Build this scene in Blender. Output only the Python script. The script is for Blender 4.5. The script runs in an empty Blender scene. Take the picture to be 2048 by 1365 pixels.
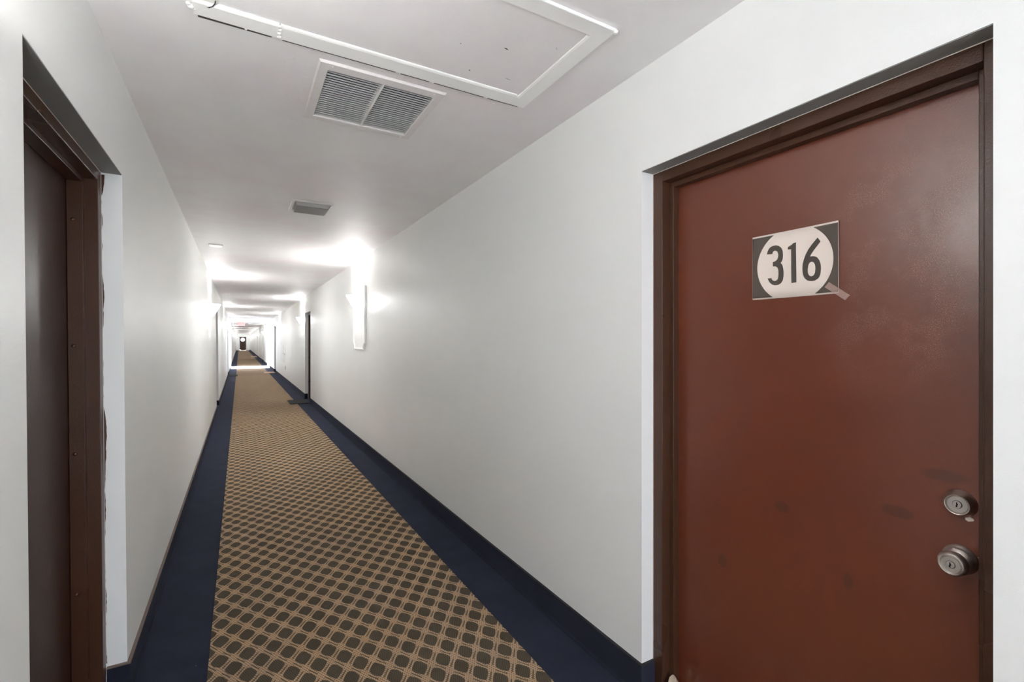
import bpy, bmesh, math, random
from mathutils import Vector
random.seed(4)
C = bpy.context.scene.collection
sc = bpy.context.scene

# ---------------------------------------------------------------- camera, world, exposure
EYE = 1.424
cam_d = bpy.data.cameras.new('camera'); cam = bpy.data.objects.new('camera', cam_d); C.objects.link(cam)
cam.location = (0, 0, EYE); cam.rotation_euler = (math.radians(90), 0, math.radians(-29.78))
cam_d.sensor_width = 36; cam_d.lens = 36 * 953 / 2048; cam_d.clip_start = .02; cam_d.clip_end = 300
sc.camera = cam
world = bpy.data.worlds.new('daylight'); sc.world = world; world.use_nodes = True
bg = world.node_tree.nodes['Background']
bg.inputs[0].default_value = (.86, .92, 1.0, 1); bg.inputs[1].default_value = 1.85
sc.view_settings.view_transform = 'Standard'; sc.view_settings.look = 'None'
sc.view_settings.gamma = 1; sc.view_settings.exposure = 2.42
sc.view_settings.use_curve_mapping = False
sc.cycles.max_bounces = 14; sc.cycles.diffuse_bounces = 10
sc.cycles.sample_clamp_indirect = 8

# strengths of the wall sconces (bulb watts, glow of the glass)
BULB, GLOW = 1.3, 11.5

# ---------------------------------------------------------------- node helpers
def lin(r, g, b):
    f = lambda c: (c / 255 / 12.92) if c / 255 <= .04045 else ((c / 255 + .055) / 1.055) ** 2.4
    return (f(r), f(g), f(b), 1)

class NT:
    def __init__(s, name):
        s.m = bpy.data.materials.new(name); s.m.use_nodes = True
        s.t = s.m.node_tree; s.b = s.t.nodes['Principled BSDF']; s.out = s.t.nodes['Material Output']
    def put(s, sock, v):
        if isinstance(v, bpy.types.NodeSocket): s.t.links.new(v, sock)
        else: sock.default_value = v
    def math(s, op, a, b=None, c=None, clamp=False):
        n = s.t.nodes.new('ShaderNodeMath'); n.operation = op; n.use_clamp = clamp
        for i, v in enumerate((a, b, c)):
            if v is not None: s.put(n.inputs[i], v)
        return n.outputs[0]
    def coords(s):
        n = s.t.nodes.new('ShaderNodeTexCoord'); return n.outputs['Object']
    def xyz(s, v):
        n = s.t.nodes.new('ShaderNodeSeparateXYZ'); s.put(n.inputs[0], v); return n.outputs
    def noise(s, scale, detail=2, rough=.5, vec=None, dist=0):
        n = s.t.nodes.new('ShaderNodeTexNoise')
        s.put(n.inputs['Vector'], vec if vec is not None else s.coords())
        n.inputs['Scale'].default_value = scale; n.inputs['Detail'].default_value = detail
        n.inputs['Roughness'].default_value = rough; n.inputs['Distortion'].default_value = dist
        return n.outputs['Fac']
    def stretch(s, sx, sy, sz):
        n = s.t.nodes.new('ShaderNodeMapping'); s.put(n.inputs['Vector'], s.coords())
        n.inputs['Scale'].default_value = (sx, sy, sz); return n.outputs[0]
    def ramp(s, v, a, b, x=0., y=1.):
        n = s.t.nodes.new('ShaderNodeMapRange'); n.interpolation_type = 'SMOOTHSTEP'
        for i, q in enumerate((v, a, b, x, y)): s.put(n.inputs[i], q)
        return n.outputs[0]
    def mix(s, f, a, b):
        n = s.t.nodes.new('ShaderNodeMix'); n.data_type = 'RGBA'
        s.put(n.inputs[0], f); s.put(n.inputs[6], a); s.put(n.inputs[7], b); return n.outputs[2]
    def bump(s, h, strength, dist=.002, normal=None):
        n = s.t.nodes.new('ShaderNodeBump'); s.put(n.inputs['Height'], h)
        n.inputs['Strength'].default_value = strength; n.inputs['Distance'].default_value = dist
        if normal is not None: s.put(n.inputs['Normal'], normal)
        return n.outputs[0]
    def set(s, **k):
        for a, v in k.items(): s.put(s.b.inputs[a.replace('_', ' ')], v)
        return s.m

def paint(name, col, rough=.5, bump=.15, bscale=260, tint=None, tscale=1.3):
    n = NT(name)
    c = col
    if tint: c = n.mix(n.ramp(n.noise(tscale, 3, .55), .35, .68), col, tint)
    h = n.math('ADD', n.noise(bscale, 2), n.math('MULTIPLY', n.noise(bscale * .12, 2), 1.2))
    return n.set(Base_Color=c, Roughness=rough, Normal=n.bump(h, bump, .0012))

M = {}
M['wall'] = paint('wall_paint', lin(244, 245, 244), .42, .22, 230, lin(241, 243, 241), 1.1)
def ceiling_mat():
    n = NT('ceiling_paint')
    c = n.mix(n.ramp(n.noise(1.4, 3, .6), .38, .66), lin(239, 238, 238), lin(236, 230, 232))
    # roughly filled plaster round the grille
    P = n.xyz(n.coords())
    dx = n.math('ABSOLUTE', n.math('SUBTRACT', P[0], .52)); dy = n.math('ABSOLUTE', n.math('SUBTRACT', P[1], 2.25))
    near = n.math('MULTIPLY', n.ramp(dx, .40, .34), n.ramp(dy, .42, .34))
    pat = n.math('MULTIPLY', near, n.noise(16, 4, .6, dist=1.5))
    h = n.math('ADD', n.math('ADD', n.noise(240, 2), n.math('MULTIPLY', n.noise(9, 4, .6), 1.6)), n.math('MULTIPLY', pat, 5.0))
    return n.set(Base_Color=c, Roughness=.55, Normal=n.bump(h, .35, .0012))
M['ceiling'] = ceiling_mat()
M['trim_white'] = paint('white_gloss_paint', lin(249, 249, 247), .38, .35, 120)
M['vent_white'] = paint('enamelled_metal', lin(228, 224, 223), .42, .08, 200)
M['slat'] = paint('slat_metal', lin(232, 233, 230), .45, .0)
M['fixture'] = paint('aged_plastic', lin(172, 169, 166), .5, .1)
M['fixture_lens'] = paint('grey_lens', lin(118, 114, 113), .45, .35, 300)
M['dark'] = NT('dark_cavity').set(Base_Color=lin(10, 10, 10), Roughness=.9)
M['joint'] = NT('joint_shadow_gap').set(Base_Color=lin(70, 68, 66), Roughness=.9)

def door_paint(name, col, col2, rough_lo, rough_hi, orange=.35):
    n = NT(name)
    f = n.noise(2.3, 4, .6)
    c = n.mix(n.ramp(f, .35, .7), col, col2)
    # scuffs where paint was rubbed dull, greasy marks
    sp = n.ramp(n.noise(7, 3, .6, dist=.6), .60, .70)
    r = n.ramp(n.noise(3.1, 3, .5), .30, .70, rough_lo, rough_hi)
    h = n.math('ADD', n.noise(330, 1), n.math('MULTIPLY', n.noise(60, 2), .8))
    if name == 'oxblood_gloss_paint':
        P = n.xyz(n.coords()); w = n.math('MULTIPLY', n.math('SUBTRACT', n.noise(22, 3), .5), .9)
        for y, z, ry, rz in ((.909, .883, .030, .020), (.716, .727, .016, .026), (.597, .965, .040, .018), (.50, 1.085, .055, .018), (1.13, .62, .02, .03)):   # greasy hand marks
            a = n.math('POWER', n.math('DIVIDE', n.math('SUBTRACT', P[1], y), ry), 2); b = n.math('POWER', n.math('DIVIDE', n.math('SUBTRACT', P[2], z), rz), 2)
            k = n.ramp(n.math('ADD', n.math('ADD', a, b), w), 1.1, .4)
            c = n.mix(n.math('MULTIPLY', k, .45), c, lin(62, 40, 30))
        # speckled sheen round the upper lock side: finer bumps, glints painted pale
        dy = n.math('ABSOLUTE', n.math('SUBTRACT', P[1], .60)); dz = n.math('ABSOLUTE', n.math('SUBTRACT', P[2], 1.62))
        zone = n.math('MULTIPLY', n.math('MULTIPLY', n.ramp(dy, .22, .08), n.ramp(dz, .40, .15)), n.ramp(n.noise(9, 4, .65), .42, .58))
        h = n.math('ADD', h, n.math('MULTIPLY', n.math('MULTIPLY', zone, n.noise(520, 2)), 2.5))
        c = n.mix(n.math('MULTIPLY', n.math('MULTIPLY', zone, n.ramp(n.noise(600, 1), .55, .70)), .55), c, lin(196, 150, 130))
        n.b.inputs['Coat Weight'].default_value = .6; n.b.inputs['Coat Roughness'].default_value = .24
    m = n.set(Base_Color=c, Roughness=r, Normal=n.bump(h, orange, .0011))
    return m
M['door_red'] = door_paint('oxblood_gloss_paint', lin(112, 55, 34), lin(106, 52, 34), .28, .38)
M['door_brown'] = door_paint('brown_gloss_paint', lin(62, 38, 28), lin(58, 35, 26), .32, .40)
M['frame_brown'] = door_paint('frame_brown_paint', lin(76, 49, 35), lin(73, 47, 34), .27, .32, .5)
for k_ in ('door_brown', 'frame_brown'): M[k_].node_tree.nodes['Principled BSDF'].inputs['Specular IOR Level'].default_value = .35
M['grey_lintel'] = paint('grey_primer', lin(138, 138, 136), .6, .3, 160)
M['caulk'] = paint('caulk', lin(222, 214, 208), .6, .3)

def navy(name, c1, c2):
    n = NT(name)
    f = n.noise(900, 2, .6); g = n.noise(5, 4, .6)
    c = n.mix(n.ramp(n.math('ADD', n.math('MULTIPLY', f, .6), n.math('MULTIPLY', g, .5)), .3, .8), c1, c2)
    lint = n.ramp(n.noise(75, 1), .80, .83)
    c = n.mix(n.math('MULTIPLY', lint, .5), c, lin(150, 150, 160))
    m = n.set(Base_Color=c, Roughness=.95, Normal=n.bump(f, .9, .004))
    n.b.inputs['Specular IOR Level'].default_value = .15
    n.b.inputs['Sheen Weight'].default_value = .12; n.b.inputs['Sheen Roughness'].default_value = .5
    n.b.inputs['Sheen Tint'].default_value = (.5, .55, .8, 1)
    return m
M['navy'] = navy('navy_carpet_pile', lin(28, 31, 48), lin(46, 50, 68))
M['navy_base'] = navy('navy_carpet_base', lin(26, 27, 40), lin(42, 44, 60))
M['bind'] = paint('carpet_binding', lin(40, 38, 44), .8, .3)
M['bind_tan'] = paint('worn_binding', lin(120, 104, 96), .8, .3)

def runner_mat():
    n = NT('woven_runner')
    P = n.xyz(n.coords())
    A, B, X0, Y0 = .108, .160, -.0758, 2.636
    wob = n.math('MULTIPLY', n.math('SUBTRACT', n.noise(30, 2), .5), .05)
    def tri(p, o, s):
        u = n.math('DIVIDE', n.math('SUBTRACT', p, o), s)
        u = n.math('ADD', u, wob)
        fr = n.math('FRACT', n.math('ADD', u, 100.5))
        return n.math('MULTIPLY', n.math('ABSOLUTE', n.math('SUBTRACT', fr, .5)), 2)
    fu, fv = tri(P[0], X0, A), tri(P[1], Y0, B)
    d = n.math('ABSOLUTE', n.math('SUBTRACT', 1, n.math('ADD', fu, fv)))
    def hyp(a, b):
        return n.math('SQRT', n.math('ADD', n.math('POWER', n.math('MULTIPLY', a, A / 2), 2), n.math('POWER', n.math('MULTIPLY', b, B / 2 * .72), 2)))
    nd = n.math('MINIMUM', hyp(n.math('SUBTRACT', 1, fu), fv), hyp(fu, n.math('SUBTRACT', 1, fv)))
    node = n.ramp(nd, .020, .014)
    def rnd(a, b): return n.math('POWER', n.math('ADD', n.math('POWER', a, 1.32), n.math('POWER', b, 1.32)), 1 / 1.32)
    blob = n.math('MINIMUM', rnd(fu, fv), rnd(n.math('SUBTRACT', 1, fu), n.math('SUBTRACT', 1, fv)))
    inside = n.ramp(blob, .66, .60)
    centre = n.math('MULTIPLY', n.ramp(d, .10, .05), n.math('SUBTRACT', 1, node))
    tan = n.math('MULTIPLY', n.math('SUBTRACT', 1, inside), n.math('SUBTRACT', 1, n.math('MULTIPLY', centre, .85)))
    # knotted weave: rows of small dashes
    wy = n.math('MULTIPLY', n.math('ADD', n.math('SINE', n.math('MULTIPLY', P[1], 2 * math.pi / .0100)), 1), .5)
    wx = n.math('MULTIPLY', n.math('ADD', n.math('SINE', n.math('ADD', n.math('MULTIPLY', P[0], 2 * math.pi / .0108), n.math('MULTIPLY', P[1], 2 * math.pi / .0200))), 1), .5)
    knot = n.ramp(n.math('MULTIPLY', wx, wy), .40, .60)
    zig = n.math('MULTIPLY', n.math('ADD', n.math('SINE', n.math('ADD', n.math('MULTIPLY', P[0], 2 * math.pi / .0090), n.math('MULTIPLY', n.math('SINE', n.math('MULTIPLY', P[1], 2 * math.pi / .022)), 2.2))), 1), .5)
    fib = n.noise(1100, 2, .6)
    big = n.noise(1.6, 3, .6)
    tancol = n.mix(n.ramp(big, .35, .7), lin(230, 192, 152), lin(222, 188, 156))
    tancol = n.mix(n.math('MULTIPLY', knot, .85), tancol, lin(64, 50, 40))
    dark = n.mix(zig, lin(84, 74, 60), lin(120, 108, 90))
    c = n.mix(tan, dark, tancol)
    c = n.mix(n.math('MULTIPLY', n.ramp(fib, .3, .7), .25), c, lin(40, 32, 26))
    stain = n.ramp(n.noise(1.1, 4, .65), .60, .72)
    c = n.mix(n.math('MULTIPLY', stain, .22), c, lin(92, 70, 52))
    h = n.math('ADD', n.math('MULTIPLY', tan, .8), n.math('SUBTRACT', fib, knot))
    m = n.set(Base_Color=c, Roughness=.92, Normal=n.bump(h, .8, .003))
    n.b.inputs['Specular IOR Level'].default_value = .15
    return m
M['runner'] = runner_mat()
def metal(name, col, rough):
    n = NT(name)
    br = n.noise(160, 3, .6)
    return n.set(Base_Color=col, Metallic=1.0, Roughness=n.ramp(br, .3, .7, rough, rough + .1), Normal=n.bump(br, .05, .0006))
M['nickel'] = metal('satin_nickel', lin(196, 186, 178), .30)
M['nickel_face'] = metal('brushed_nickel', lin(206, 200, 194), .42)
M['screw'] = metal('painted_rivet', lin(120, 90, 76), .4)
def paper(name, col):
    n = NT(name); h = n.noise(14, 3, .6)
    return n.set(Base_Color=col, Roughness=.62, Normal=n.bump(h, .25, .004))
M['paper'] = paper('paper', lin(240, 226, 216))
M['ink'] = paper('faded_black_ink', lin(88, 77, 69))
M['ink_text'] = paper('black_ink', lin(76, 67, 60))
n = NT('clear_tape'); M['tape'] = n.set(Base_Color=lin(225, 190, 178), Roughness=.22, Alpha=.36)
def glow(name, col, strength, base=lin(240, 238, 232)):
    n = NT(name); n.set(Base_Color=base, Roughness=.3, Emission_Color=col)
    n.b.inputs['Emission Strength'].default_value = strength; return n.m
M['shade'] = glow('lit_frosted_glass', (.985, .99, 1, 1), GLOW)
M['shade_near'] = glow('dimmer_frosted_glass', (.985, .99, 1, 1), GLOW * .15)
M['exit_red'] = glow('lit_red_letter', (1, .08, .06, 1), 1.2, lin(200, 40, 40))
M['exit_face'] = glow('exit_sign_face', (1, .6, .6, 1), .05, lin(205, 120, 120))
M['mat_black'] = paint('rubber_mat', lin(28, 26, 25), .9, .8, 300)
M['mat_beige'] = paint('coir_mat', lin(206, 176, 154), .95, .8, 300)
M['cloth'] = paint('beige_cloth', lin(196, 176, 156), .95, .8, 200)
M['concrete'] = paint('pale_concrete', lin(222, 222, 226), .8, .4, 60)
n = NT('porthole_glass'); M['glass'] = n.set(Base_Color=(.9, .97, 1, 1), Roughness=.02, Transmission_Weight=1.0, IOR=1.1)

# ---------------------------------------------------------------- mesh helpers
XL, XR, H = -.399, 1.40, 2.513
LEAN = .0084            # the left wall leans out a little
def lean_it(bm, on):
    if on:
        for v in bm.verts: v.co.x -= LEAN * v.co.z
def box(bm, x0, x1, y0, y1, z0, z1):
    vs = [bm.verts.new((x, y, z)) for x in sorted((x0, x1)) for y in sorted((y0, y1)) for z in sorted((z0, z1))]
    for f in ((0, 1, 3, 2), (4, 6, 7, 5), (0, 4, 5, 1), (2, 3, 7, 6), (0, 2, 6, 4), (1, 5, 7, 3)):
        bm.faces.new([vs[i] for i in f])
def frame_object(name, bm, mat, parent=None, bevel=0, smooth=False, lean=False, solid=0):
    lean_it(bm, lean)
    bmesh.ops.recalc_face_normals(bm, faces=bm.faces)
    me = bpy.data.meshes.new(name); bm.to_mesh(me); bm.free()
    if smooth:
        for p in me.polygons: p.use_smooth = True
    me.materials.append(mat)
    o = bpy.data.objects.new(name, me); C.objects.link(o)
    if parent is not None:
        o.parent = parent; o.matrix_parent_inverse = parent.matrix_basis.inverted()
    if solid:
        s = o.modifiers.new('thickness', 'SOLIDIFY'); s.thickness = solid; s.offset = 0
    if bevel:
        b = o.modifiers.new('bevel', 'BEVEL'); b.width = bevel; b.segments = 2; b.limit_method = 'ANGLE'
    return o
obj = frame_object
def boxes(name, lst, mat, parent=None, **k):
    bm = bmesh.new()
    for b in lst: box(bm, *b)
    return obj(name, bm, mat, parent, **k)
def tag(o, label, cat, group=None):
    o['label'] = label; o['category'] = cat
    if group: o['group'] = group
    return o
def struct(o): o['kind'] = 'structure'; return o
def empty(name, loc):
    o = bpy.data.objects.new(name, None); C.objects.link(o); o.location = loc; o.empty_display_size = .1
    return o
def lathe(bm, prof, c, ax, seg=48):
    """turn (radius, height) pairs round the axis ax through c"""
    ax = Vector(ax).normalized(); u = ax.orthogonal().normalized(); w = ax.cross(u); c = Vector(c)
    rings = []
    for r, h in prof:
        if r < 1e-6: rings.append([bm.verts.new(c + ax * h)])
        else: rings.append([bm.verts.new(c + ax * h + (u * math.cos(2 * math.pi * i / seg) + w * math.sin(2 * math.pi * i / seg)) * r) for i in range(seg)])
    for a, b in zip(rings, rings[1:]):
        for i in range(seg):
            j = (i + 1) % seg
            if len(a) == 1: bm.faces.new((a[0], b[i], b[j]))
            elif len(b) == 1: bm.faces.new((a[i], b[0], a[j]))
            else: bm.faces.new((a[i], b[i], b[j], a[j]))
def prism(bm, pts, f0, f1):
    """closed outline pts mapped by f0 (front) and f1 (back) to 3-D"""
    a = [bm.verts.new(f0(p)) for p in pts]; b = [bm.verts.new(f1(p)) for p in pts]
    n = len(pts)
    bm.faces.new(a); bm.faces.new(b[::-1])
    for i in range(n): bm.faces.new((a[i], b[i], b[(i + 1) % n], a[(i + 1) % n]))
def edge_split_smooth(o):
    m = o.modifiers.new('sharp', 'EDGE_SPLIT'); m.split_angle = math.radians(32)

# ---------------------------------------------------------------- openings along the hall
Y0, Y1 = -3.2, 83.8
OPEN_H = 2.105
R_DOORS = [(.3735, 1.3997), (11.65, 12.68), (23.46, 24.49), (36.1, 37.13), (47.6, 48.63), (59.4, 60.43), (71.3, 72.33)]
L_DOORS = [(1.453, 2.486), (11.4, 12.43), (22.3, 23.33), (33.6, 34.63), (44.9, 45.93), (56.2, 57.23), (67.5, 68.53), (78.0, 79.03)]
BREEZE = (28.1, 30.9); BREEZE_H = 2.22
T = .24                 # depth of a door recess to its back

def wall(name, side):
    X = XR if side > 0 else XL
    doors = R_DOORS if side > 0 else L_DOORS
    lst = []
    ops = sorted([(a, b, OPEN_H) for a, b in doors] + [(BREEZE[0], BREEZE[1], BREEZE_H)])
    y = Y0
    for a, b, h in ops:
        lst.append((X, X + side * T, y, a, 0, H)); lst.append((X, X + side * T, a, b, h, H)); y = b
    lst.append((X, X + side * T, y, Y1, 0, H))
    for a, b, z0 in ((Y0, BREEZE[0], 0), (*BREEZE, BREEZE_H), (BREEZE[1], Y1, 0)):
        lst.append((X + side * T, X + side * (T + .12), a, b, z0, H))
    return struct(boxes(name, lst, M['wall'], lean=side < 0))
wall('wall_right', 1); wall('wall_left', -1)
WX0, WX1, WZ0, WZ1 = -.30, 1.30, .10, 2.15            # unseen window added behind the camera as daylight fill
struct(boxes('wall_back', [(-.9, WX0, Y0 - .15, Y0, -.1, H + .1), (WX1, 1.9, Y0 - .15, Y0, -.1, H + .1), (WX0, WX1, Y0 - .15, Y0, -.1, WZ0), (WX0, WX1, Y0 - .15, Y0, WZ1, H + .1)], M['wall']))
struct(boxes('window_1', [(WX0, WX0 + .05, Y0 - .11, Y0 - .04, WZ0, WZ1), (WX1 - .05, WX1, Y0 - .11, Y0 - .04, WZ0, WZ1), (WX0 + .05, WX1 - .05, Y0 - .11, Y0 - .04, WZ0, WZ0 + .05), (WX0 + .05, WX1 - .05, Y0 - .11, Y0 - .04, WZ1 - .05, WZ1), (.48, .52, Y0 - .10, Y0 - .05, WZ0 + .05, WZ1 - .05)], M['trim_white']))
# end wall with the porthole door
DX0, DX1, DH = .005, .925, 2.075
struct(boxes('wall_end', [(-.9, DX0, Y1, Y1 + .2, -.1, H + .1), (DX1, 1.9, Y1, Y1 + .2, -.1, H + .1), (DX0, DX1, Y1, Y1 + .2, DH, H + .1)], M['wall']))
VX0, VX1, VY0, VY1 = .3045, .7535, 2.0125, 2.456      # the hole behind the grille
struct(boxes('ceiling', [(-.9, VX0, Y0, Y1, H, H + .1), (VX1, 1.9, Y0, Y1, H, H + .1),
                         (VX0, VX1, Y0, VY0, H, H + .1), (VX0, VX1, VY1, Y1, H, H + .1)], M['ceiling']))
struct(boxes('floor', [(-.9, 1.9, Y0, BREEZE[0] - .05, -.1, 0), (-.9, 1.9, BREEZE[1] + .02, Y1 + .2, -.1, 0)], M['navy']))
struct(boxes('floor_crossing', [(-8, 9, BREEZE[0] - .05, BREEZE[1] + .02, -.12, .004)], M['concrete']))
for nm, a, b in (('ceiling_porch_right', 1.76, 7.5), ('ceiling_porch_left', -6.5, -.78)):      # unseen roofs added either side to cut the crossing's daylight
    struct(boxes(nm, [(a, b, BREEZE[0] - 3, BREEZE[1] + 3, 2.40, 2.52)], M['wall']))

# carpet-covered base boards, with their returns into the door recesses
def base(name, side, h):
    X = XR if side > 0 else XL
    doors = R_DOORS if side > 0 else L_DOORS
    ops = sorted(list(doors) + [BREEZE]); lst, cap = [], []
    y = Y0
    for a, b in ops + [(Y1, None)]:
        lst.append((X, X - side * .011, y, a, 0, h)); cap.append((X, X - side * .013, y, a, h, h + .006))
        y = b
    for a, b in doors:
        lst += [(X - side * .011, X + side * .064, a, a + .010, 0, h), (X - side * .011, X + side * .064, b - .010, b, 0, h)]
        cap += [(X - side * .013, X + side * .064, a, a + .012, h, h + .006), (X - side * .013, X + side * .064, b - .012, b, h, h + .006)]
    o = struct(boxes(name, lst, M['navy_base'], lean=side < 0))
    boxes('cap', cap, M['bind'] if side > 0 else M['bind_tan'], o, lean=side < 0)
    # the flattened foot of the cove against the carpet
    boxes('cove', [(X - side * .011, X - side * .024, max(r[2], Y0), r[3], 0, .010) for r in lst if abs(r[0] - X) < 1e-6], M['navy_base'], o, lean=side < 0)
base('baseboard_right', 1, .124); base('baseboard_left', -1, .100)

# ---------------------------------------------------------------- recessed door units
def door_unit(name, side, y0, y1, R, stop, leaf, near_face, far_face, leaf_mat, rivets=False):
    X = XR if side > 0 else XL
    L = side < 0
    P = lambda d: X + side * d
    root = struct(empty(name, (P(leaf), (y0 + y1) / 2, 0)))
    ya, yb, zt = y0 + near_face, y1 - far_face, OPEN_H - .046
    fr = boxes('door_frame', [
        (P(R), P(T - .003), y0 + .001, ya, 0, OPEN_H - .001), (P(R), P(T - .003), yb, y1 - .001, 0, OPEN_H - .001),
        (P(R), P(T - .003), ya, yb, zt, OPEN_H - .001)], M['frame_brown'], root, bevel=.0025, lean=L)
    s = .020
    boxes('door_stop', [(P(stop), P(leaf - .001), ya, ya + s, 0, zt), (P(stop), P(leaf - .001), yb - s, yb, 0, zt),
                        (P(stop), P(leaf - .001), ya + s, yb - s, zt - s, zt)], M['frame_brown'], fr, bevel=.0018, lean=L)
    boxes('lintel', [(P(.0015), P(R - .001), y0 + .001, y1 - .001, OPEN_H - .0025, OPEN_H - .0002)], M['grey_lintel'], root, lean=L)  # thin grey plate under the opening head, darker than the jambs
    boxes('caulk_line', [(P(R - .0012), P(R + .001), y1 - .0022, y1 - .0002, .12, OPEN_H - .003), (P(R - .0012), P(R + .001), y0 + .001, y1 - .002, OPEN_H - .0048, OPEN_H - .0026)], M['caulk'], root, lean=L)
    lf = boxes('door_leaf', [(P(leaf), P(leaf + .044), ya + .003, yb - .003, .012, zt - .004)], leaf_mat, root, bevel=.0015, lean=L)
    if rivets:
        for z in (.45, .99, 1.405, 1.89):
            bm = bmesh.new()
            lathe(bm, [(0, .0045), (.004, .004), (.0065, .002), (.007, 0)], (P((stop + leaf) / 2 + .006), yb - s, z), (0, -1, 0), 16)
            obj('rivet', bm, M['screw'], fr, smooth=True, lean=L)
    return root
d1 = door_unit('door_1', 1, *R_DOORS[0], .062, .104, .135, .033, .049, M['door_red'])
d2 = door_unit('door_2', -1, *L_DOORS[0], .067, .109, .158, .049, .049, M['door_brown'], True)
# brown paint slopped over the edge of the white jamb
bm = bmesh.new(); yy = L_DOORS[0][1] - .0012; pv = None; random.seed(7); w = .004
for i in range(160):
    z = .12 + (2.095 - .12) * i / 159
    w = min(.011, max(.0006, w + random.uniform(-.0016, .0016) + (.002 if z > 2.0 else 0)))
    if 1.15 < z < 1.42: w = min(w, .0015)
    q = (bm.verts.new((XL - .0675, yy, z)), bm.verts.new((XL - .0665 + w, yy, z)))
    if pv: bm.faces.new((pv[0], pv[1], q[1], q[0]))
    pv = q
obj('paint_smear', bm, M['frame_brown'], d2, lean=True)
k = 3
for y0, y1 in R_DOORS[1:]:
    door_unit('door_%d' % k, 1, y0, y1, .075, .115, .150, .049, .049, M['door_brown']); k += 1
for y0, y1 in L_DOORS[1:]:
    door_unit('door_%d' % k, -1, y0, y1, .067, .109, .150, .049, .049, M['door_brown']); k += 1

# far door with a round window
root = struct(empty('door_%d' % k, ((DX0 + DX1) / 2, Y1, 0)))
boxes('door_frame', [(DX0 + .001, DX0 + .05, Y1 - .01, Y1 + .12, 0, DH - .001), (DX1 - .05, DX1 - .001, Y1 - .01, Y1 + .12, 0, DH - .001),
                     (DX0 + .05, DX1 - .05, Y1 - .01, Y1 + .12, DH - .05, DH - .001)], M['frame_brown'], root)
bm = bmesh.new()
cx, cz, rr = .455, 1.63, .29
N = 48
def rim(x0, x1, z0, z1, i):
    a = 2 * math.pi * i / N; dx, dz = math.cos(a), math.sin(a)
    t = min((x1 - cx) / dx if dx > 1e-9 else (x0 - cx) / dx if dx < -1e-9 else 1e9, (z1 - cz) / dz if dz > 1e-9 else (z0 - cz) / dz if dz < -1e-9 else 1e9)
    return cx + dx * t, cz + dz * t
lx0, lx1, lz0, lz1 = DX0 + .052, DX1 - .052, .01, DH - .052
ring = []
for yy in (Y1 + .03, Y1 + .075):
    o_, i_ = [], []
    for i in range(N):
        x, z = rim(lx0, lx1, lz0, lz1, i); o_.append(bm.verts.new((x, yy, z)))
        a = 2 * math.pi * i / N; i_.append(bm.verts.new((cx + rr * math.cos(a), yy, cz + rr * math.sin(a))))
    ring.append((o_, i_))
for i in range(N):
    j = (i + 1) % N
    (o0, i0), (o1, i1) = ring
    bm.faces.new((o0[i], o0[j], i0[j], i0[i])); bm.faces.new((o1[i], i1[i], i1[j], o1[j]))
    bm.faces.new((i0[i], i0[j], i1[j], i1[i])); bm.faces.new((o0[i], o1[i], o1[j], o0[j]))
# square off the corners of the leaf
for (x, z) in ((lx0, lz0), (lx1, lz0), (lx0, lz1), (lx1, lz1)):
    box(bm, x, x + (.03 if x == lx0 else -.03), Y1 + .032, Y1 + .07, z, z + (.16 if z == lz0 else -.03))
leaf = obj('door_leaf', bm, M['door_brown'], root)
bm = bmesh.new(); lathe(bm, [(0, 0), (rr, 0), (rr, .006), (0, .006)], (cx, Y1 + .05, cz), (0, 1, 0), 48)
obj('window_pane', bm, M['glass'], leaf)
bm = bmesh.new(); lathe(bm, [(rr - .02, 0), (rr + .03, 0), (rr + .03, .012), (rr - .02, .012), (rr - .02, 0)], (cx, Y1 + .018, cz), (0, 1, 0), 48)
obj('window_rim', bm, M['frame_brown'], leaf)

# ---------------------------------------------------------------- door 316: lock, knob, sign
DXF = XR + .135
def lock_face(c, r, parent, mat=M['nickel_face']):
    bm = bmesh.new(); lathe(bm, [(0, .0008), (r * .90, .0008), (r * .95, 0), (r, .002), (r * 1.04, 0)][::1], c, (-1, 0, 0), 40)
    f = obj('lock_face', bm, mat, parent, smooth=True); edge_split_smooth(f)
    bm = bmesh.new(); lathe(bm, [(0, .0036), (r * .40, .0036), (r * .43, .003), (r * .43, 0)], c, (-1, 0, 0), 32)
    p = obj('cylinder_plug', bm, mat, parent, smooth=True); edge_split_smooth(p)
    bm = bmesh.new(); lathe(bm, [(r * .43, .001), (r * .47, .001), (r * .47, .0014), (r * .43, .0014)], c, (-1, 0, 0), 32)
    obj('plug_ring', bm, M['dark'], parent)
    x = c[0] - .0041; y, z = c[1], c[2]
    bm = bmesh.new()
    for (a, b, e, d) in ((-.0009, .0012, -.006, .006), (-.0022, .0010, -.001, .0022), (.0, .0024, -.0045, -.002)):
        box(bm, x, x + .0015, y + a, y + b, z + e, z + d)
    obj('keyhole', bm, M['dark'], parent)
db = empty('deadbolt', (DXF, .468, 1.026)); db.parent = d1; db.matrix_parent_inverse = d1.matrix_basis.inverted()
bm = bmesh.new(); lathe(bm, [(.0330, 0), (.0330, .003), (.0318, .006), (.0285, .013), (.0252, .0205), (.0240, .0222), (.0225, .0215), (.0215, .0195), (0, .0195)], (DXF, .468, 1.026), (-1, 0, 0), 64)
o = obj('lock_housing', bm, M['nickel'], db, smooth=True); edge_split_smooth(o); o['label'] = 'satin nickel tapered lock collar'
lock_face((DXF - .0190, .468, 1.026), .0205, db)
kn = empty('door_knob', (DXF, .468, .889)); kn.parent = d1; kn.matrix_parent_inverse = d1.matrix_basis.inverted()
bm = bmesh.new(); lathe(bm, [(.0350, 0), (.0350, .004), (.0335, .008), (.0300, .0105), (.0290, .013), (.0265, .017), (.0200, .021), (.0160, .024), (.0140, .030), (.0140, .036)], (DXF, .468, .889), (-1, 0, 0), 64)
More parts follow.
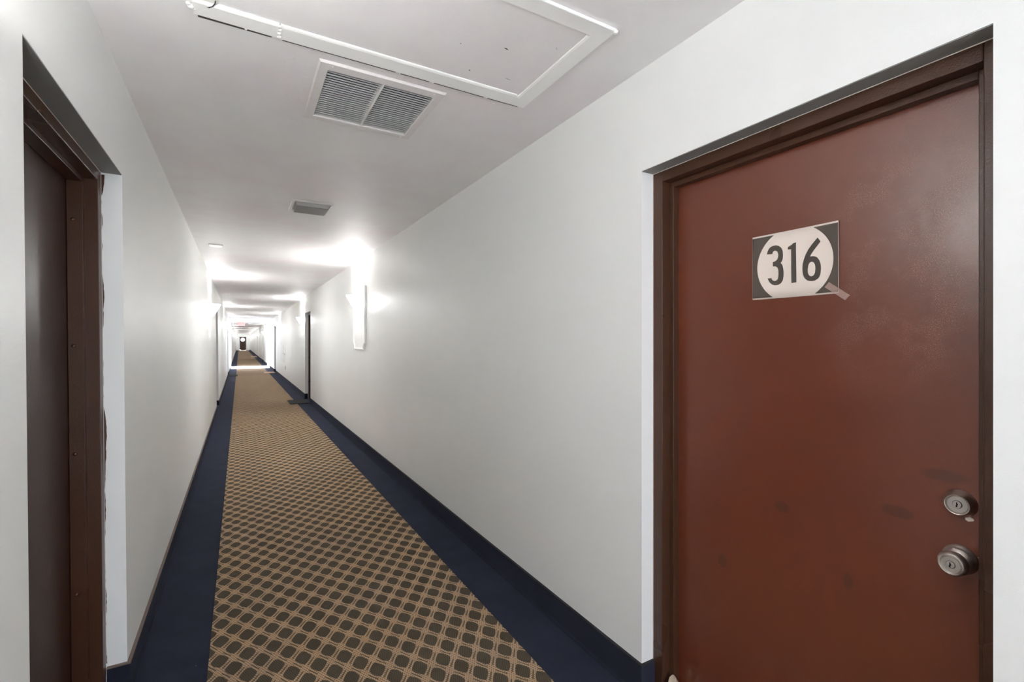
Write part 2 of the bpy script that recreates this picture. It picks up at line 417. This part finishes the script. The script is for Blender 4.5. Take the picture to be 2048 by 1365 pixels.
obj('rose', bm, M['nickel'], kn, smooth=True)
bm = bmesh.new(); lathe(bm, [(.0140, .030), (.0180, .0325), (.0245, .036), (.0285, .0415), (.0295, .0470), (.0285, .0530), (.0260, .0580), (.0235, .0605), (.0222, .0612), (.0210, .0595), (0, .0590)], (DXF, .468, .889), (-1, 0, 0), 64)
obj('knob', bm, M['nickel'], kn, smooth=True)
lock_face((DXF - .0588, .468, .889), .0195, kn)
# chips of bare primer round the plates
for nm, pr, lst in (('paint_chip', db, [(.447, .992, .007, .003), (.453, .9925, .012, .0022), (.492, 1.004, .003, .003)]),
                    ('paint_chip', kn, [(.4355, .905, .002, .006), (.4335, .895, .0022, .008), (.486, .8475, .003, .0025), (.477, .8465, .003, .002)])):
    bm = bmesh.new()
    for y, z, w, h in lst: lathe(bm, [(0, .0007), (w * .5, .0006), (w * .6, 0)], (DXF, y, z), (-1, 0, 0), 7)
    o = obj(nm, bm, M['paper'], pr)

# paper sign, letter size, held by tape
SY0, SY1, SZ0, SZ1 = 1.0118, .7400, 1.5645, 1.7795
def sheet(off):
    def f(p):
        s, t = p
        curl = .0035 * max(0, (s - .55) / .45) ** 2 * (1 - .6 * t) + .0015 * max(0, .15 - s) / .15
        return (DXF - .0012 - curl - off, SY0 + (SY1 - SY0) * s, SZ1 + (SZ0 - SZ1) * t)
    return f
sign = empty('room_number_sign', (DXF, (SY0 + SY1) / 2, SZ0))
tag(sign, 'white paper sign with black number 316 taped to the oxblood door', 'sign')
def patch(name, pts_fn, mat, off, nu=24, nv=10):
    bm = bmesh.new(); f = sheet(off); g = []
    for i in range(nu + 1):
        g.append([bm.verts.new(f(pts_fn(i / nu, j / nv))) for j in range(nv + 1)])
    for i in range(nu):
        for j in range(nv): bm.faces.new((g[i][j], g[i + 1][j], g[i + 1][j + 1], g[i][j + 1]))
    return obj(name, bm, mat, sign, smooth=True, solid=.0003)
patch('paper_sheet', lambda a, b: (a, b), M['paper'], 0, 24, 6)
OS, OT, OA, OB = .506, .507, .4425, .563
tt = lambda b: .026 + b * .950
def edge_s(t, sgn):
    q = max(0, 1 - ((t - OT) / OB) ** 2); return OS + sgn * OA * math.sqrt(q)
def zone(a, b, left):
    t = tt(b); e = edge_s(t, -1 if left else 1)
    return ((.004 + (e - .004) * a) if left else (e + (.997 - e) * a), t)
patch('black_border', lambda a, b: zone(a, b, True), M['ink'], .0006, 12, 40)
patch('black_border', lambda a, b: zone(a, b, False), M['ink'], .0006, 12, 40)
DIG = {'3': [(0.188, 0.304), (0.198, 0.255), (0.219, 0.213), (0.256, 0.189), (0.302, 0.188), (0.338, 0.204), (0.369, 0.244), (0.384, 0.293), (0.387, 0.349), (0.385, 0.405), (0.375, 0.442), (0.358, 0.469), (0.379, 0.498), (0.389, 0.55), (0.395, 0.607), (0.394, 0.673), (0.385, 0.737), (0.362, 0.778), (0.327, 0.798), (0.286, 0.799), (0.25, 0.78), (0.219, 0.742), (0.201, 0.694), (0.196, 0.682), (0.244, 0.681), (0.251, 0.707), (0.269, 0.727), (0.292, 0.733), (0.314, 0.722), (0.328, 0.696), (0.333, 0.641), (0.332, 0.574), (0.321, 0.533), (0.298, 0.51), (0.264, 0.506), (0.263, 0.436), (0.29, 0.432), (0.313, 0.414), (0.327, 0.383), (0.331, 0.338), (0.323, 0.297), (0.306, 0.273), (0.283, 0.266), (0.264, 0.28), (0.255, 0.312)],
       '1': [(0.541, 0.196), (0.509, 0.202), (0.487, 0.225), (0.448, 0.245), (0.445, 0.283), (0.484, 0.285), (0.485, 0.402), (0.485, 0.577), (0.486, 0.687), (0.488, 0.79), (0.545, 0.787), (0.545, 0.674), (0.543, 0.576), (0.542, 0.424), (0.54, 0.303)]}
SIX = [(0.782, 0.183), (0.813, 0.245), (0.784, 0.29), (0.743, 0.35), (0.718, 0.393), (0.697, 0.437), (0.733, 0.436), (0.773, 0.457), (0.799, 0.504), (0.814, 0.559), (0.818, 0.633), (0.811, 0.715), (0.79, 0.764), (0.754, 0.79), (0.711, 0.794), (0.671, 0.78), (0.639, 0.742), (0.62, 0.686), (0.614, 0.61), (0.616, 0.535), (0.629, 0.472), (0.649, 0.401), (0.679, 0.332), (0.721, 0.265)]
HOLE = [(0.72, 0.513), (0.696, 0.522), (0.681, 0.552), (0.674, 0.609), (0.674, 0.662), (0.687, 0.706), (0.712, 0.724), (0.736, 0.717), (0.752, 0.685), (0.758, 0.623), (0.755, 0.57), (0.741, 0.53)]
def fill_digit(loops):
    bm = bmesh.new(); f = sheet(.0007); es = []
    for lp in loops:
        out = []; n_ = len(lp)
        for i in range(n_):             # round the gentle bends, keep the square ends
            a, b, c = Vector(lp[i - 1]), Vector(lp[i]), Vector(lp[(i + 1) % n_])
            if (b - a).angle(c - b) > math.radians(52): out.append(lp[i]); continue
            for q in (.25, .12, 0, -.12, -.25):
                p = b.lerp(a, q) if q > 0 else b.lerp(c, -q)
                m = (b.lerp(a, .25) + b.lerp(c, .25)) / 2
                out.append(tuple(p + (m - b) * (1 - abs(q) * 4) * .5))
        lp = out
        vs = [bm.verts.new(f(p)) for p in lp]
        es += [bm.edges.new((vs[i], vs[(i + 1) % len(vs)])) for i in range(len(vs))]
    bmesh.ops.triangle_fill(bm, edges=es, use_beauty=True)
    return obj('digit', bm, M['ink_text'], sign, solid=.0003)
fill_digit([DIG['3']]); fill_digit([DIG['1']]); fill_digit([SIX, HOLE])
bm = bmesh.new(); f = sheet(.0014); g = lambda p: Vector(f(p)) + Vector((.0004, 0, 0))
tp = [(0.905, 0.832), (0.862, 0.900), (1.062, 1.101), (1.109, 1.037)]
prism(bm, tp, lambda p: (DXF - .0060 + .0035 * (p[0] > 1), *f(p)[1:]), lambda p: (DXF - .0057 + .0035 * (p[0] > 1), *f(p)[1:]))
obj('tape_strip', bm, M['tape'], sign)['label'] = 'clear tape strip at lower right corner'

# crumpled beige cloth lying at the hinge-side foot of the door
bm = bmesh.new()
random.seed(9)
gx, gy = 10, 14
grid = []
for i in range(gx + 1):
    row = []
    for j in range(gy + 1):
        a, b = i / gx, j / gy
        x = 1.464 + .066 * a; y = 1.212 + .136 * b
        prof = math.exp(-((b - .84) / .13) ** 2) * .95 + math.exp(-((b - .52) / .18) ** 2) * .85
        z = .004 + .100 * prof * (math.sin(math.pi * min(1, a * .92 + .10)) ** .6) * (1 - .10 * random.random())
        row.append(bm.verts.new((x + .004 * random.uniform(-1, 1), y, max(.003, z))))
    grid.append(row)
for i in range(gx):
    for j in range(gy): bm.faces.new((grid[i][j], grid[i + 1][j], grid[i + 1][j + 1], grid[i][j + 1]))
o = obj('crumpled_cloth', bm, M['cloth'], solid=.004)
tag(o, 'crumpled beige cloth lying at the foot of the door numbered 316', 'cloth')

# ---------------------------------------------------------------- carpet runner and mats
o = boxes('carpet_runner', [(-.118, 1.138, Y0 + .01, BREEZE[0] - .06, 0.0005, .004)], M['runner'])
tag(o, 'tan and brown diamond patterned carpet runner between navy borders, near stretch', 'carpet')
o = boxes('carpet_runner', [(-.118, 1.138, BREEZE[1] + .03, Y1 - .02, 0.0005, .004)], M['runner'])
tag(o, 'tan and brown patterned carpet runner beyond the bright crossing', 'carpet')
def mat(x0, x1, y0, y1, m, label):
    o = boxes('doormat', [(x0, x1, y0, y1, .0045, .016)], M[m], bevel=.004); tag(o, label, 'doormat')
mat(.985, 1.384, 11.72, 12.50, 'mat_black', 'black rubber doormat before the second door on the right')
mat(.965, 1.384, 23.55, 24.45, 'mat_beige', 'pale beige doormat on the right just before the bright crossing')
mat(-.372, -.06, 22.35, 23.1, 'mat_black', 'small black doormat on the left opposite the pale beige mat')
mat(.90, 1.384, 47.7, 50.6, 'mat_beige', 'pale mat on the right far beyond the bright crossing')

# ---------------------------------------------------------------- ceiling: grille, hatch, fixtures
vent = empty('air_vent', (.53, 2.23, H)); tag(vent, 'white louvred air return grille in the ceiling beside the access hatch', 'vent')
FX0, FX1, FY0, FY1 = .267, .791, 1.9575, 2.500
bm = bmesh.new()
def bevelled_frame(bm, o, i, z0, zt, zi):
    """four sided frame: outer edge o at z0, face at zt, inner lip i rising to zi"""
    def loop(r, z): return [bm.verts.new(p) for p in ((r[0], r[2], z), (r[1], r[2], z), (r[1], r[3], z), (r[0], r[3], z))]
    e = .006
    L_ = [loop(o, z0), loop((o[0] + e, o[1] - e, o[2] + e, o[3] - e), zt), loop((i[0] - .004, i[1] + .004, i[2] - .004, i[3] + .004), zt), loop(i, zt + .002), loop(i, zi)]
    for a, b in zip(L_, L_[1:]):
        for k in range(4): bm.faces.new((a[k], a[(k + 1) % 4], b[(k + 1) % 4], b[k]))
bevelled_frame(bm, (FX0, FX1, FY0, FY1), (VX0 + .003, VX1 - .003, VY0 + .003, VY1 - .003), H, H - .009, H + .03)
obj('vent_frame', bm, M['vent_white'], vent)
bm = bmesh.new()
ns = 21
for i in range(ns):
    y = VY0 + .012 + (VY1 - VY0 - .024) * (i + .5) / ns
    dy = .0046
    p = [(y - dy, H - .0055), (y - dy + .0018, H - .0060), (y + dy + .0010, H + .0040), (y + dy - .0006, H + .0047)]
    vs0 = [bm.verts.new((VX0 + .004, q[0], q[1])) for q in p]; vs1 = [bm.verts.new((VX1 - .004, q[0], q[1])) for q in p]
    bm.faces.new(vs0[::-1]); bm.faces.new(vs1)
    for k_ in range(4): bm.faces.new((vs0[k_], vs0[(k_ + 1) % 4], vs1[(k_ + 1) % 4], vs1[k_]))
obj('louvres', bm, M['slat'], vent)
boxes('centre_bar', [(.5235, .5335, VY0 + .003, VY1 - .003, H - .0085, H + .02)], M['vent_white'], vent, bevel=.001)
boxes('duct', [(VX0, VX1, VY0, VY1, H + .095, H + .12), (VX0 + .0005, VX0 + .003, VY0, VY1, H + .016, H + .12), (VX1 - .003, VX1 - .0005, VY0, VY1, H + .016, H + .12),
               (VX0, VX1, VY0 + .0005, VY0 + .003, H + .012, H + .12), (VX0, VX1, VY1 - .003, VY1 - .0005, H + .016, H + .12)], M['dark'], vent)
for x, y in ((.32, FY0 + .022), (.74, FY0 + .022), (.32, FY1 - .02), (.74, FY1 - .02)):
    bm = bmesh.new(); lathe(bm, [(0, .003), (.003, .0026), (.0045, 0)], (x, y, H - .009), (0, 0, -1), 14); obj('screw', bm, M['vent_white'], vent, smooth=True)

hatch = empty('attic_hatch', (.5, 1.57, H)); tag(hatch, 'white attic access hatch with painted wooden trim above the door numbered 316', 'hatch')
HX0, HX1, HY0, HY1, W = -.130, 1.140, 1.2585, 1.8875, .072
bm = bmesh.new()
def moulding(bm, a, b, inn, w=W, th=.010, ea=1, eb=1, lift=0):
    """flat casing from a to b (outer edge), width w towards inn, mitred ends"""
    a, b, inn = Vector(a), Vector(b), Vector(inn); d = (b - a).normalized()
    prof = [(0, 0), (0, th * .95 + lift), (w * .03, th * 1.1 + lift), (w * .86, th + lift), (w * .97, th * .72 + lift), (w, th * .5 + lift), (w, 0)]
    r = []
    for e, s, base_ in ((a, 1 * ea, 1), (b, -1 * eb, 1)):
        r.append([bm.verts.new((*(e + inn * q[0] + d * (q[0] * s)), H - q[1])) for q in prof])
    bm.faces.new(r[0]); bm.faces.new(r[1][::-1])
    for k_ in range(len(prof)): 
        kk = (k_ + 1) % len(prof); bm.faces.new((r[0][k_], r[1][k_], r[1][kk], r[0][kk]))
moulding(bm, (.124, HY1), (HX1, HY1), (0, -1), W + .010, ea=0); o = obj('trim_board', bm, M['trim_white'], hatch)
bm = bmesh.new(); moulding(bm, (HX0, HY1 - .010), (.118, HY1 - .006), (0, -1), W + .006, .012, 0, 0); obj('trim_board', bm, M['trim_white'], hatch)
bm = bmesh.new(); moulding(bm, (HX1, HY1), (HX1, HY0), (-1, 0)); obj('trim_board', bm, M['trim_white'], hatch)
bm = bmesh.new(); moulding(bm, (HX1, HY0), (HX0, HY0), (0, 1)); obj('trim_board', bm, M['trim_white'], hatch)
bm = bmesh.new(); moulding(bm, (HX0, HY0), (HX0, HY1 - .095), (1, 0), eb=0); obj('trim_board', bm, M['trim_white'], hatch)
boxes('hatch_panel', [(HX0 + W - .004, HX1 - W + .004, HY0 + W - .004, HY1 - W + .004, H - .003, H)], M['ceiling'], hatch)
# blobs of filler at the joints and corners
random.seed(2)
for (x, y, s) in [(.121, 1.872, .008), (.121, 1.85, .007), (.122, 1.83, .006), (.12, 1.81, .006), (-.135, 1.842, .010), (-.142, 1.83, .007), (-.128, 1.85, .006), (HX1 - .002, HY0 + .002, .008), (HX1 + .003, HY0 + .008, .005), (.02, HY1 - .004, .004), (.56, HY1, .003), (.7, HY1, .003), (.95, HY1 - .002, .003)]:
    bm = bmesh.new()
    bmesh.ops.create_icosphere(bm, subdivisions=2, radius=s)
    for v in bm.verts:
        v.co += Vector((random.uniform(-1, 1), random.uniform(-1, 1), random.uniform(-1, 1))) * .0008
        v.co = Vector((x + v.co.x, y + v.co.y, min(H - .0005, H - .011 + v.co.z * .7)))
    obj('filler', bm, M['trim_white'], hatch, smooth=True)
# chips in the hatch paint
for x, y, l, w, a in ((.86, 1.545, .012, .004, .2), (.80, 1.74, .006, .004, .5), (.70, 1.60, .003, .003, 0), (.965, 1.72, .018, .0015, .1), (.28, 1.56, .02, .0015, .1), (1.02, 1.45, .014, .001, .9)):
    pts = [(x - l * math.cos(a), y - l * math.sin(a)), (x, y - w), (x + l * math.cos(a), y + l * math.sin(a)), (x, y + w * .7)]
    bm = bmesh.new(); bm.faces.new([bm.verts.new((p[0], p[1], H - .0034)) for p in pts])
    obj('paint_chip', bm, M['joint'], hatch)
for a_, b_ in ((-.12, .10), (.135, .548), (.562, .69), (.71, .945), (.958, 1.12)):      # dark strip painting the open joint and the trim's shadow, broken by blobs of paint
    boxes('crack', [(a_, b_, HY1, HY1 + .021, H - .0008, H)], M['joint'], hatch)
# open crack at the bowed left piece
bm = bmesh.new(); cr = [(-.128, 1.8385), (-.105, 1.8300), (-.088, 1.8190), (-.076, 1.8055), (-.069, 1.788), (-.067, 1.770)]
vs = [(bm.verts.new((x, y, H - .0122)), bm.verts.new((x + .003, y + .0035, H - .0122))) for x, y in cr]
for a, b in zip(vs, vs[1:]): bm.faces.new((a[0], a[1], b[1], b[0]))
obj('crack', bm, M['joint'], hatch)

def fixture():
    r = empty('ceiling_light', (.50, 4.17, H))
    tag(r, 'larger grey rectangular ceiling light, unlit, nearest behind the air grille', 'ceiling light', 'unlit ceiling lights')
    bm = bmesh.new(); bevelled_frame(bm, (.351, .653, 4.006, 4.345), (.378, .630, 4.050, 4.300), H, H - .006, H - .002)
    obj('base_plate', bm, M['vent_white'], r)
    bm = bmesh.new(); a = (.384, .626, 4.056, 4.296); b = (.389, .621, 4.066, 4.290)
    va = [bm.verts.new(p) for p in ((a[0], a[2], H - .001), (a[1], a[2], H - .001), (a[1], a[3], H - .001), (a[0], a[3], H - .001))]
    vb = [bm.verts.new(p) for p in ((b[0], b[2], H - .026), (b[1], b[2], H - .026), (b[1], b[3], H - .026), (b[0], b[3], H - .026))]
    for k_ in range(4): bm.faces.new((va[k_], va[(k_ + 1) % 4], vb[(k_ + 1) % 4], vb[k_]))
    obj('housing', bm, M['fixture'], r)
    boxes('lens', [(b[0] - .001, b[1] + .001, b[2] - .001, b[3] + .001, H - .030, H - .026)], M['fixture_lens'], r, bevel=.002)
    for x in (.366, .640):
        boxes('side_rail', [(x - .005, x + .005, 4.02, 4.33, H - .014, H - .006)], M['trim_white'], r, bevel=.002)
    return r
def dup(root, dx, dy, label, mirror=False, group=None):
    r = root.copy(); C.objects.link(r); r.location = root.location + Vector((dx, dy, 0)); r['label'] = label
    if group: r['group'] = group
    for ch in root.children:
        c = ch.copy(); C.objects.link(c); c.parent = r
        for g_ in ch.children:
            q = g_.copy(); C.objects.link(q); q.parent = c
    return r
fx = fixture()
dup(fx, -.008, 1.982, 'grey rectangular ceiling light, unlit, second one down the hall')
o = boxes('cover_plate', [(-.299, -.161, 6.287, 6.43, H - .014, H)], M['vent_white'], bevel=.004)
tag(o, 'small square white blank cover plate on the ceiling near the left wall', 'cover plate')

# exit sign at the crossing
ex = empty('exit_sign', (.086, 31.2, H)); tag(ex, 'red and white EXIT sign hanging from the ceiling at the bright crossing', 'sign')
EX0, EX1, EZ0, EZ1, EY = -.095, .270, 2.285, 2.50, 31.15
boxes('housing', [(EX0, EX1, EY, EY + .06, EZ0, EZ1)], M['exit_face'], ex, bevel=.006)
boxes('canopy', [(.05, .13, EY + .005, EY + .055, EZ1, H)], M['vent_white'], ex)
bm = bmesh.new()
def bar(x0, z0, x1, z1, w=.020):
    a, b = Vector((x0, 0, z0)), Vector((x1, 0, z1)); d = (b - a).normalized(); nn = Vector((-d.z, 0, d.x)) * w / 2
    q = [a - nn, b - nn, b + nn, a + nn]
    f0 = [bm.verts.new((p.x, EY - .004, p.z)) for p in q]; f1 = [bm.verts.new((p.x, EY - .0005, p.z)) for p in q]
    bm.faces.new(f0); bm.faces.new(f1[::-1])
    for k_ in range(4): bm.faces.new((f0[k_], f1[k_], f1[(k_ + 1) % 4], f0[(k_ + 1) % 4]))
zb, zt = EZ0 + .035, EZ1 - .035; zm = (zb + zt) / 2
for x in (EX0 + .035,):
    bar(x, zb, x, zt); bar(x - .01, zb + .01, x + .055, zb + .01); bar(x - .01, zt - .01, x + .055, zt - .01); bar(x, zm, x + .048, zm)
bar(EX0 + .115, zb, EX0 + .175, zt); bar(EX0 + .175, zb, EX0 + .115, zt)
bar(EX0 + .212, zb, EX0 + .212, zt)
bar(EX0 + .245, zt - .01, EX0 + .325, zt - .01); bar(EX0 + .285, zb, EX0 + .285, zt)
obj('exit_lettering', bm, M['exit_red'], ex)

# ---------------------------------------------------------------- wall things
# scallop-cornered plaque round the first sconce
PY0, PY1, PZ0, PZ1 = 6.165, 6.86, 1.305, 2.215
def plaque_outline(e):
    a, b, c, d = PY0 + e, PY1 - e, PZ0 + e, PZ1 - e
    s, r = .085, .085
    def scoop(cx_, cz_, a0, a1):
        return [(cx_ + (s - e * .3) * math.cos(math.radians(a0 + (a1 - a0) * i / 6)), cz_ + (r - e * .3) * math.sin(math.radians(a0 + (a1 - a0) * i / 6))) for i in range(7)]
    return scoop(a, c, 90, 0) + scoop(b, c, 180, 90) + scoop(b, d, 270, 180) + scoop(a, d, 0, -90)
bm = bmesh.new()
lv = [(0, 0), (0, .020), (.006, .026), (.020, .026), (.027, .016)]
rings = [[bm.verts.new((XR - h_, p[0], p[1])) for p in plaque_outline(e)] for e, h_ in lv]
for a, b in zip(rings, rings[1:]):
    for i in range(len(a)): j = (i + 1) % len(a); bm.faces.new((a[i], a[j], b[j], b[i]))
bm.faces.new(rings[-1])
o = obj('wall_plaque', bm, M['trim_white'])
tag(o, 'tall white moulded wall panel with scooped corners behind the nearest sconce', 'wall panel')

def sconce(side, y, z, off, label, first=None):
    X = XR if side > 0 else XL - LEAN * z
    if first is not None:
        r = first.copy(); C.objects.link(r); r.location = (X - side * off, y, z); r.rotation_euler = (0, 0, 0 if side > 0 else math.pi)
        r['label'] = label
        for ch in first.children:
            c = ch.copy(); C.objects.link(c); c.parent = r
        return r
    r = empty('wall_sconce', (0, 0, 0))
    tag(r, label, 'wall lamp', 'lit wall sconces along the hall')
    # built round its own origin on the wall, pointing towards -x
    boxes('backplate', [(-.012, 0, -.05, .05, -.10, .05)], M['trim_white'], r, bevel=.004)
    boxes('arm', [(-.05, -.010, -.010, .010, -.055, -.035)], M['vent_white'], r, bevel=.002)
    bm = bmesh.new(); nu, nv = 24, 12; g_ = []
    for i in range(nu + 1):
        ph = math.pi * (i / nu); row = []
        for j in range(nv + 1):
            t = j / nv; q = .03 + .97 * (t ** .62)
            flare = 1 + .10 * t * t
            row.append(bm.verts.new((-.028 - .112 * q * flare * math.sin(ph) ** .85, .128 * q * math.cos(ph) * flare, -.115 + .185 * t)))
        g_.append(row)
    for i in range(nu):
        for j in range(nv): bm.faces.new((g_[i][j], g_[i + 1][j], g_[i + 1][j + 1], g_[i][j + 1]))
    obj('glass_shade', bm, M['shade'], r, smooth=True, solid=.003)
    bm = bmesh.new(); lathe(bm, [(0, .04), (.012, .035), (.016, .02), (.012, .0), (.008, -.02), (.008, -.04)], (-.065, 0, -.01), (0, 0, 1), 16)
    obj('bulb', bm, M['shade'], r, smooth=True)
    ld = bpy.data.lights.new('bulb_light', 'POINT'); ld.energy = BULB; ld.color = (.985, .99, 1); ld.shadow_soft_size = .02
    lo = bpy.data.objects.new('bulb_light', ld); C.objects.link(lo); lo.parent = r; lo.location = (-.065, 0, .042)
    r.location = (X - side * off, y, z); r.rotation_euler = (0, 0, 0 if side > 0 else math.pi)
    return r
SZ = 1.955
sc0 = sconce(1, 6.52, SZ, .027, 'lit white glass sconce mounted on the scalloped wall panel')
ORD = ['second', 'third', 'fourth', 'fifth', 'sixth', 'seventh', 'eighth', 'ninth', 'tenth', 'eleventh']
SR = [13.2, 21.0, 34.9, 45.7, 52.0, 58.5, 66.0, 73.5, 80.5]  # the last sconce is added to brighten the end wall
for i, y in enumerate(SR):
    sconce(1, y, SZ, 0, 'lit glass wall sconce on the right wall, %s from the camera' % ORD[i], sc0)
SL = [9.2, 17.2, 24.3, 38.6, 45.0, 52.0, 60.0, 68.0, 76.0, 82.0]  # last one likewise added for light on the end wall
for i, y in enumerate(SL):
    sconce(-1, y, SZ, 0, 'lit glass wall sconce on the left wall, %s one in view' % (['first'] + ORD)[i], sc0)
near = sconce(-1, .95, SZ, 0, 'lit glass wall sconce on the left wall just outside the view', sc0)
for ch in list(near.children):              # this one has a dimmer globe and a stronger bulb
    if ch.type == 'LIGHT': ch.data = ch.data.copy(); ch.data.energy = BULB * 3.0
    elif ch.data.materials[0] == M['shade']: ch.data = ch.data.copy(); ch.data.materials[0] = M['shade_near']

def access_panel(y0, y1, z0, z1, label):
    r = empty('access_panel', (XR, (y0 + y1) / 2, z0)); tag(r, label, 'access panel')
    boxes('panel_frame', [(XR - .008, XR, y0, y1, z0, z0 + .03), (XR - .008, XR, y0, y1, z1 - .03, z1), (XR - .008, XR, y0, y0 + .03, z0 + .03, z1 - .03), (XR - .008, XR, y1 - .03, y1, z0 + .03, z1 - .03)], M['wall'], r, bevel=.002)
    boxes('panel_door', [(XR - .006, XR, y0 + .036, y1 - .036, z0 + .036, z1 - .036)], M['wall'], r, bevel=.002)
    boxes('latch', [(XR - .014, XR - .006, y0 + .05, y0 + .075, (z0 + z1) / 2 - .03, (z0 + z1) / 2 + .03)], M['fixture_lens'], r)
access_panel(19.25, 20.9, .64, 1.29, 'wide white electrical access panel on the right wall past the second door')
access_panel(18.55, 19.1, .70, 1.22, 'narrow white electrical access panel, nearer than the wide one beside it')
o = boxes('outlet_plate', [(XR - .006, XR, 18.3, 18.45, .42, .56)], M['fixture'], bevel=.002)
tag(o, 'small grey outlet plate low on the right wall below the access panels', 'outlet')

hatch.location.z -= .0012
